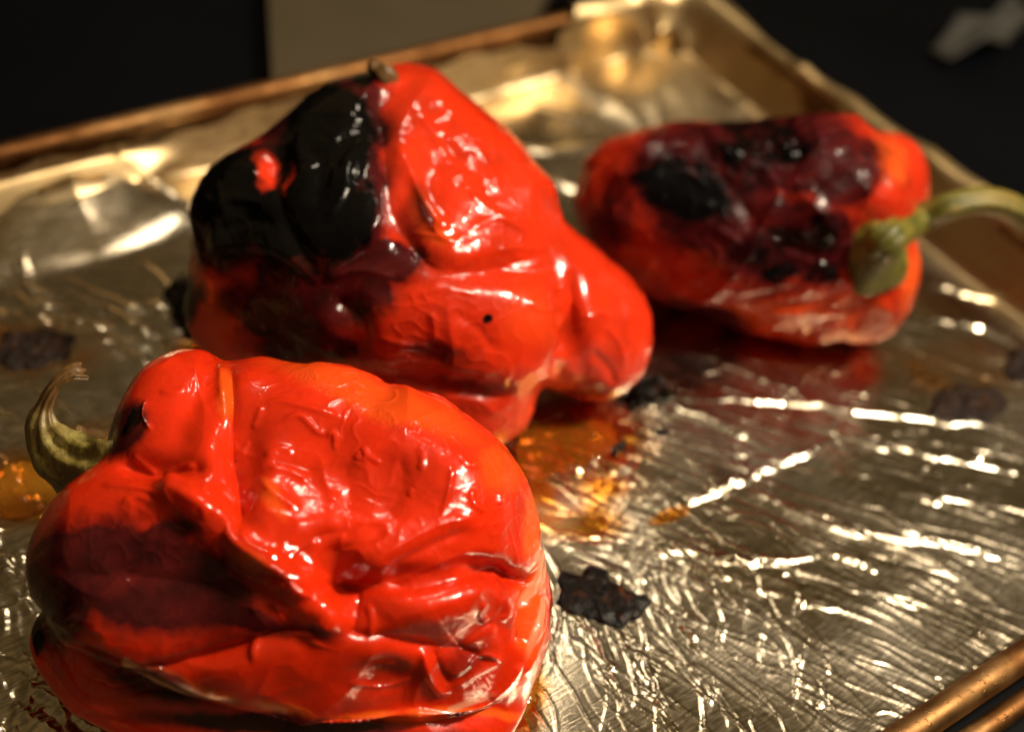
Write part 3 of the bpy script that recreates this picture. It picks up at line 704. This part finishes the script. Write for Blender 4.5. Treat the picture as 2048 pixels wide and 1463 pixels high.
# ---- back pepper: long green stem to the right
p3 = [E(1490, 450, .027, 4.2, 2.9, 2.5, 0, -4), E(1320, 410, .026, 2.3, 2.3, 2.1), E(1630, 420, .034, 2.6, 2.8, 2.6), E(1590, 568, .0175, 2.4, 1.45, 1.45), E(1760, 380, .034, 1.2, 1.6, 1.6), E(1765, 585, .018, 1.0, 1.3, 1.4)]
S3 = [
 [('b', (1745, 490, 65, 80, 0), -5.5), ('b', (1450, 520, 110, 60, 20), -2.0), ('b', (1620, 520, 90, 50, -20), -2.5), ('b', (1560, 360, 60, 50, 0), -1.2), ('b', (1440, 640, 90, 30, 20), -1.5)],
 [('g', [(1380, 250), (1450, 350), (1540, 470), (1680, 520)], 20, 1.3), ('g', [(1290, 520), (1400, 580), (1500, 600), (1620, 570)], 18, 1.2), ('r', [(1400, 540), (1450, 500), (1480, 470)], 14, .9),
  ('g', [(1560, 230), (1600, 300), (1580, 360)], 14, .8), ('r', [(1700, 410), (1690, 470), (1690, 550)], 12, .8), ('g', [(1460, 640), (1560, 620), (1680, 600)], 16, .9), ('r', [(1500, 660), (1600, 640), (1720, 620)], 16, .6),
  ('g', [(1770, 270), (1780, 330), (1750, 390)], 14, 1.0), ('r', [(1800, 330), (1810, 370)], 14, .8)],
 [('r', [(1500, 250), (1530, 290), (1510, 320)], 9, .5), ('r', [(1550, 260), (1565, 300)], 8, .5), ('r', [(1620, 240), (1640, 290), (1610, 330)], 9, .5), ('r', [(1660, 310), (1700, 290)], 9, .5),
  ('r', [(1440, 490), (1430, 540), (1400, 560)], 10, .6), ('r', [(1470, 520), (1460, 540)], 9, .5), ('r', [(1500, 580), (1560, 570), (1600, 550)], 9, .5), ('r', [(1520, 470), (1580, 480), (1630, 450)], 10, .5),
  ('r', [(1560, 380), (1600, 370), (1640, 380)], 10, .4), ('r', [(1330, 380), (1320, 420)], 10, .5), ('r', [(1720, 330), (1740, 360), (1720, 390)], 9, .5), ('r', [(1670, 440), (1640, 500), (1650, 540)], 9, .5)],
]
PAINT3 = {
 'scorch_and_shade': [(1410, 345, 190, 130, 10, 1.), (1600, 300, 160, 110, 0, 1.), (1620, 480, 120, 100, 0, 1.), (1690, 360, 90, 80, 0, .9), (1440, 450, 190, 90, 15, .85), (1420, 630, 140, 34, 25, .6), (1520, 470, 160, 120, 0, .8), (1230, 430, 70, 110, 10, .55), (1720, 300, 70, 60, 0, .6)],
 'char': [(1370, 370, 120, 90, 20, .70), (1540, 500, 90, 60, -10, .50), (1530, 275, 130, 46, 10, .62), (1640, 470, 50, 60, 0, .52), (1560, 545, 60, 25, -10, .62), (1480, 340, 80, 80, 0, .60), (1640, 540, 60, 22, -10, .6)],
 'loose': [(1780, 320, 40, 60, -20, .7), (1560, 630, 120, 30, 0, .5), (1430, 520, 50, 30, 0, .5), (1820, 560, 20, 80, 0, .6), (1270, 520, 60, 20, 30, .2), (1690, 620, 100, 40, 0, .4)],
 'grit': [(1640, 290, 60, 60, 0, 1.), (1720, 340, 40, 40, 0, 1.)],
}
P3 = build_pepper('roasted_pepper', p3, .007, .0009, S3, PAINT3, M_P3, 23, wrinkle=.0015)
tag(P3, 'dark scorched red pepper at the back with long green stem', 'pepper', 'roasted peppers on the foil')

# ---- stems
def stem_mat(name, a, b, c, tip=None):
    s = N(name); s.set(Roughness=.45)
    lines = s.noise(1.0, 4, .6, scaled(s, 900, 900, 120))
    col = s.ramp(s.noise(90, 5, .6), [(.32, a), (.5, b), (.68, c)])
    if tip: col = s.mix(s.mr(s.math('ADD', s.attr('along'), s.math('MULTIPLY', s.math('SUBTRACT', s.noise(160, 4), .5), .5)), .25, .6, 0, 1), col, tip)
    s.l(s.mix(s.mr(lines, .4, .65, 0, .55), col, tuple(x * .25 for x in a)), s.b.inputs['Base Color'])
    s.l(s.bump(lines, .5, .0005), s.b.inputs['Normal'])
    s.b.inputs['Subsurface Weight'].default_value = .1; s.b.inputs['Subsurface Scale'].default_value = .002
    return s.m
M_DRY = stem_mat('dried_stem', (.10, .055, .012), (.22, .17, .035), (.42, .37, .11), (.13, .065, .018))
M_GREEN = stem_mat('green_stem', (.050, .048, .006), (.115, .108, .011), (.24, .17, .022))
# dried, flattened stem of the foreground pepper
c1 = spline([at(255, 965, .036), at(185, 952, .035), at(125, 912, .036), at(90, 862, .039), at(88, 815, .043), at(110, 772, .047), at(142, 745, .049), at(168, 742, .049)], 40)
rr = [(.0070, .0120), (.0062, .0100), (.0056, .0080), (.0038, .0056), (.0015, .0024), (.0012, .0019), (.0010, .0024), (.0005, .0026)]
rad = [tuple(.85 * np.array([np.interp(u, range(8), [r[j] for r in rr]) for j in (0, 1)])) for u in np.linspace(0, 7, 40)]
st1 = tube('stem', c1, rad, M_DRY, P1, 40, 8, .13)
me = st1.data; cv = np.empty(len(me.vertices) * 3, np.float32); me.vertices.foreach_get('co', cv); cv = cv.reshape(-1, 3).astype(float)
al = np.repeat(np.linspace(0, 1, 40), 40); ctr = np.repeat(c1, 40, 0)
k_ = 1 + .22 * fbm(cv, 220, 5, 2)
cv = ctr + (cv - ctr) * k_[:, None] + (smooth(.9, 1, al) * noise(cv, 900, 8) * .0022)[:, None] * (c1[-1] - c1[-3]) / np.linalg.norm(c1[-1] - c1[-3])
me.vertices.foreach_set('co', cv.astype(np.float32).ravel()); set_attr(me, 'along', al); me.update()
tag(st1, 'dried brown and green stem curling up at its tip')
# torn-off stem stub at the top of the middle pepper
q0 = skin_at(P2, 775, 165, -.004); q1 = skin_at(P2, 770, 150, .0); dq = project(q1[None])[2][0]
tube('stem', spline([q0, q1, at_depth(755, 138, dq), at_depth(738, 130, dq - .001)], 14), list(np.linspace(.0034, .0012, 14)), M_DRY, P2, 16, 5, .15); set_attr(bpy.context.scene.objects[-1].data, 'along', np.ones(14 * 16))
# green stem and calyx of the back pepper
b0 = skin_at(P3, 1745, 500); b1 = skin_at(P3, 1760, 490, .006)
c3 = spline([b0, at_depth(1775, 478, project(b1[None])[2][0] - .002), at_depth(1830, 442, .352), at_depth(1900, 412, .350), at_depth(1975, 402, .352), at_depth(2050, 432, .357), at_depth(2110, 500, .362)], 44)
rad = list(np.interp(np.linspace(0, 1, 44), [0, .12, .25, .5, 1], [.0042, .0046, .0040, .0034, .0037]))
st3 = tube('stem', c3, rad, M_GREEN, P3, 30, 7, .09)
cal = [skin_at(P3, 1728, 515, -.006), skin_at(P3, 1740, 505, -.002), skin_at(P3, 1752, 495, .002), skin_at(P3, 1775, 482, .007)]
c3c = spline(cal, 16)
rad = list(np.interp(np.linspace(0, 1, 16), [0, .2, .45, .8, 1], [.0095, .0114, .0100, .0066, .0050]))
tube('calyx', c3c, rad, M_GREEN, st3, 40, 5, .05)

# ------------------------------------------------------------------ burnt bits and juice
s = N('burnt_crust'); s.b.inputs['Specular IOR Level'].default_value = .12; s.l(s.ramp(s.noise(260, 6, .7), [(.42, (.0014, .0012, .0012)), (.58, (.008, .0045, .003)), (.70, (.10, .024, .007))]), s.b.inputs['Base Color'])
s.l(s.mr(s.noise(400, 3), .3, .7, .18, .5), s.b.inputs['Roughness']); s.l(s.bump(s.noise(1300, 4, .65), .45, .0004), s.b.inputs['Normal'])
M_BURNT = s.m
s = N('caramelised_crust'); s.l(s.ramp(s.noise(240, 6, .7), [(.38, (.004, .002, .0015)), (.58, (.018, .006, .002)), (.74, (.09, .036, .009))]), s.b.inputs['Base Color'])
s.set(Roughness=.4); s.b.inputs['Specular IOR Level'].default_value = .2; s.l(s.bump(s.noise(700, 5, .7), .9, .0008), s.b.inputs['Normal'])
M_CARAMEL = s.m
def blot(name, outline, h, mat, label, cat, group=None, seed=0, step=.0004, rough=.5, z0=0.0, edge=.002, kind=None):
    """crust or puddle: a domed patch with an irregular outline given on the tray floor"""
    w = np.array([at(x, y, z0)[:2] for x, y in outline]); lo = w.min(0) - .003; hi = w.max(0) + .003
    ax_ = np.arange(lo[0], hi[0], step); ay = np.arange(lo[1], hi[1], step); A, B = np.meshgrid(ax_, ay, indexing='ij')
    P = np.stack([A.ravel(), B.ravel(), np.zeros(A.size)], 1)
    Pw = P + .0012 * rough * 2 * np.stack([fbm(P, 300, seed + 1, 3), fbm(P, 300, seed + 2, 3), np.zeros(len(P))], 1)
    x, y = Pw[:, 0], Pw[:, 1]; ins = np.zeros(len(P), bool); best = np.full(len(P), 1e9); n = len(w)
    for i in range(n):
        a, b = w[i], w[(i + 1) % n]; c = ((a[1] > y) != (b[1] > y)) & (x < (b[0] - a[0]) * (y - a[1]) / (b[1] - a[1] + 1e-15) + a[0]); ins ^= c
        d = b - a; u = np.clip(((x - a[0]) * d[0] + (y - a[1]) * d[1]) / (d @ d), 0, 1); best = np.minimum(best, np.hypot(x - a[0] - u * d[0], y - a[1] - u * d[1]))
    sd = np.where(ins, best, -best)
    prof_ = np.sqrt(np.clip(sd / edge, 0, 1))
    Z = h * prof_ * (1 + rough * fbm(P, 380, seed, 4)) + h * rough * .6 * prof_ * (ridged(P, 260, seed + 4) - .6)
    # follow the foil beneath
    ii = np.clip(np.searchsorted(gx, P[:, 0]), 0, len(gx) - 1); jj = np.clip(np.searchsorted(gy, P[:, 1]), 0, len(gy) - 1)
    basez = VZ[ii, jj]
    Zt = basez + Z + np.where(sd > 0, .0002, -.0006)
    G = sd.reshape(A.shape) > -step * 1.5; idx = np.arange(A.size).reshape(A.shape)
    kq = G[:-1, :-1] & G[1:, :-1] & G[1:, 1:] & G[:-1, 1:]
    Q = np.stack([idx[:-1, :-1][kq], idx[1:, :-1][kq], idx[1:, 1:][kq], idx[:-1, 1:][kq]], 1)
    used = np.zeros(A.size, bool); used[Q.ravel()] = True; rm = np.cumsum(used) - 1
    V = np.stack([P[:, 0], P[:, 1], Zt], 1)[used]; c = V.mean(0); me = mesh_np(name, V - c, rm[Q]); o = link(name, me, mat); o.location = c
    tag(o, label, cat, group, kind); return o
G_B = 'burnt bits stuck to the foil'
blot('burnt_crust', [(1108, 1205), (1125, 1180), (1112, 1160), (1125, 1145), (1160, 1150), (1175, 1132), (1215, 1140), (1222, 1162), (1255, 1180), (1290, 1190), (1303, 1208), (1280, 1240), (1245, 1252), (1205, 1248), (1165, 1232), (1130, 1225)], .0008, M_BURNT,
     'flat black burnt crust on the foil right of the foreground pepper', 'burnt crust', G_B, 1, .0003, .35)
blot('burnt_crust', [(1855, 828), (1872, 786), (1930, 770), (1995, 778), (2025, 806), (1990, 836), (1925, 848)], .0012, M_CARAMEL, 'brown and black burnt ring on the foil below the green stem', 'burnt crust', G_B, 2, .0004, .7)
blot('burnt_crust', [(2000, 735), (2020, 705), (2080, 690), (2100, 740), (2060, 770), (2020, 762)], .0018, M_CARAMEL, 'brown crust cut off by the right edge of the picture', 'burnt crust', G_B, 3, .0004, .7)
blot('burnt_crust', [(1235, 800), (1262, 776), (1310, 765), (1340, 775), (1345, 795), (1310, 812), (1262, 822)], .0035, M_BURNT, 'black crust under the blunt tip of the middle pepper', 'burnt crust', G_B, 4, .0004, .7)
blot('burnt_crumb', [(1300, 868), (1318, 858), (1340, 862), (1335, 874), (1312, 876)], .0010, M_BURNT, 'black crumb just below the middle pepper tip crust', 'crumb', G_B, 5, .0003, .6)
blot('burnt_crumb', [(1222, 892), (1240, 880), (1256, 890), (1250, 912), (1228, 912)], .0016, M_BURNT, 'black crumb at the end of the orange juice puddle', 'crumb', G_B, 6, .0003, .6)
blot('burnt_crust', [(330, 590), (360, 545), (400, 555), (420, 640), (430, 690), (370, 680), (350, 640)], .003, M_BURNT, 'black crust at the left foot of the middle pepper', 'burnt crust', G_B, 7, .0004, .7)
blot('burnt_crust', [(-20, 720), (10, 670), (80, 655), (150, 672), (140, 710), (70, 735), (20, 745)], .0012, M_CARAMEL, 'dark brown smear on the foil above the dried stem', 'burnt crust', G_B, 8, .0004, .6)
s = N('pepper_juice'); s.set(Roughness=.06, IOR=1.36, Base_Color=(.95, .33, .03, 1)); s.b.inputs['Transmission Weight'].default_value = .92
s.l(s.bump(s.noise(160, 3), .15, .001), s.b.inputs['Normal']); M_JUICE = s.m
s = N('browned_juice'); s.set(Roughness=.07, IOR=1.4, Base_Color=(.85, .38, .03, 1)); s.b.inputs['Transmission Weight'].default_value = .85
s.l(s.bump(s.noise(220, 3), .3, .001), s.b.inputs['Normal']); M_JUICE2 = s.m
G_J = 'pepper juice puddles'
blot('juice_puddle', [(1040, 860), (1120, 830), (1220, 850), (1240, 895), (1180, 930), (1090, 960), (1055, 965), (1030, 920)], .0003, M_JUICE, 'orange juice puddle between the foreground and middle peppers', 'puddle', G_J, 9, .0004, .15, edge=.004)
blot('juice_puddle', [(960, 1475), (1000, 1390), (1050, 1330), (1075, 1300), (1085, 1340), (1070, 1400), (1040, 1440), (1010, 1490)], .0016, M_JUICE2, 'amber juice at the lower right foot of the foreground pepper', 'puddle', G_J, 10, .0004, .3, edge=.004)
blot('juice_puddle', [(-30, 1010), (-20, 950), (40, 920), (110, 930), (200, 880), (260, 860), (270, 900), (160, 980), (80, 1030), (20, 1040)], .0003, M_JUICE2, 'golden juice puddle on the foil below the dried stem', 'puddle', G_J, 11, .0004, .2, edge=.004)
blot('juice_puddle', [(385, 690), (420, 665), (470, 690), (500, 720), (430, 740), (390, 725)], .0009, M_JUICE, 'small orange puddle behind the foreground pepper shoulder', 'puddle', G_J, 12, .0004, .2, edge=.003)

# ------------------------------------------------------------------ pale scrap on the stove
s = N('pale_paper'); s.set(Roughness=.8); s.l(s.ramp(s.noise(50, 3), [(.3, (.010, .009, .006)), (.7, (.018, .017, .011))]), s.b.inputs['Base Color'])
ow = [(1860, 95), (1900, 60), (1960, 45), (2010, 15), (2048, 10), (2050, 60), (2010, 85), (1960, 110), (1900, 118)]
w = np.array([at(x, y, 0.0) for x, y in ow]); cen = w.mean(0)
bm = bmesh.new(); c = bm.verts.new((0, 0, .010)); ring = []
for i, q in enumerate(w): ring.append(bm.verts.new((q[0] - cen[0], q[1] - cen[1], .002 + .008 * (i % 2))))
for i in range(len(ring)): bm.faces.new((c, ring[i], ring[(i + 1) % len(ring)]))
bmesh.ops.subdivide_edges(bm, edges=bm.edges[:], cuts=3, use_grid_fill=True, fractal=.5)
bmesh.ops.solidify(bm, geom=bm.faces[:], thickness=.0008)
o = bm_obj('paper_scrap', bm, s.m, None, True); o.location = (cen[0], cen[1], -.0035)
tag(o, 'pale crumpled scrap on the dark stove top behind the tray', 'paper scrap')
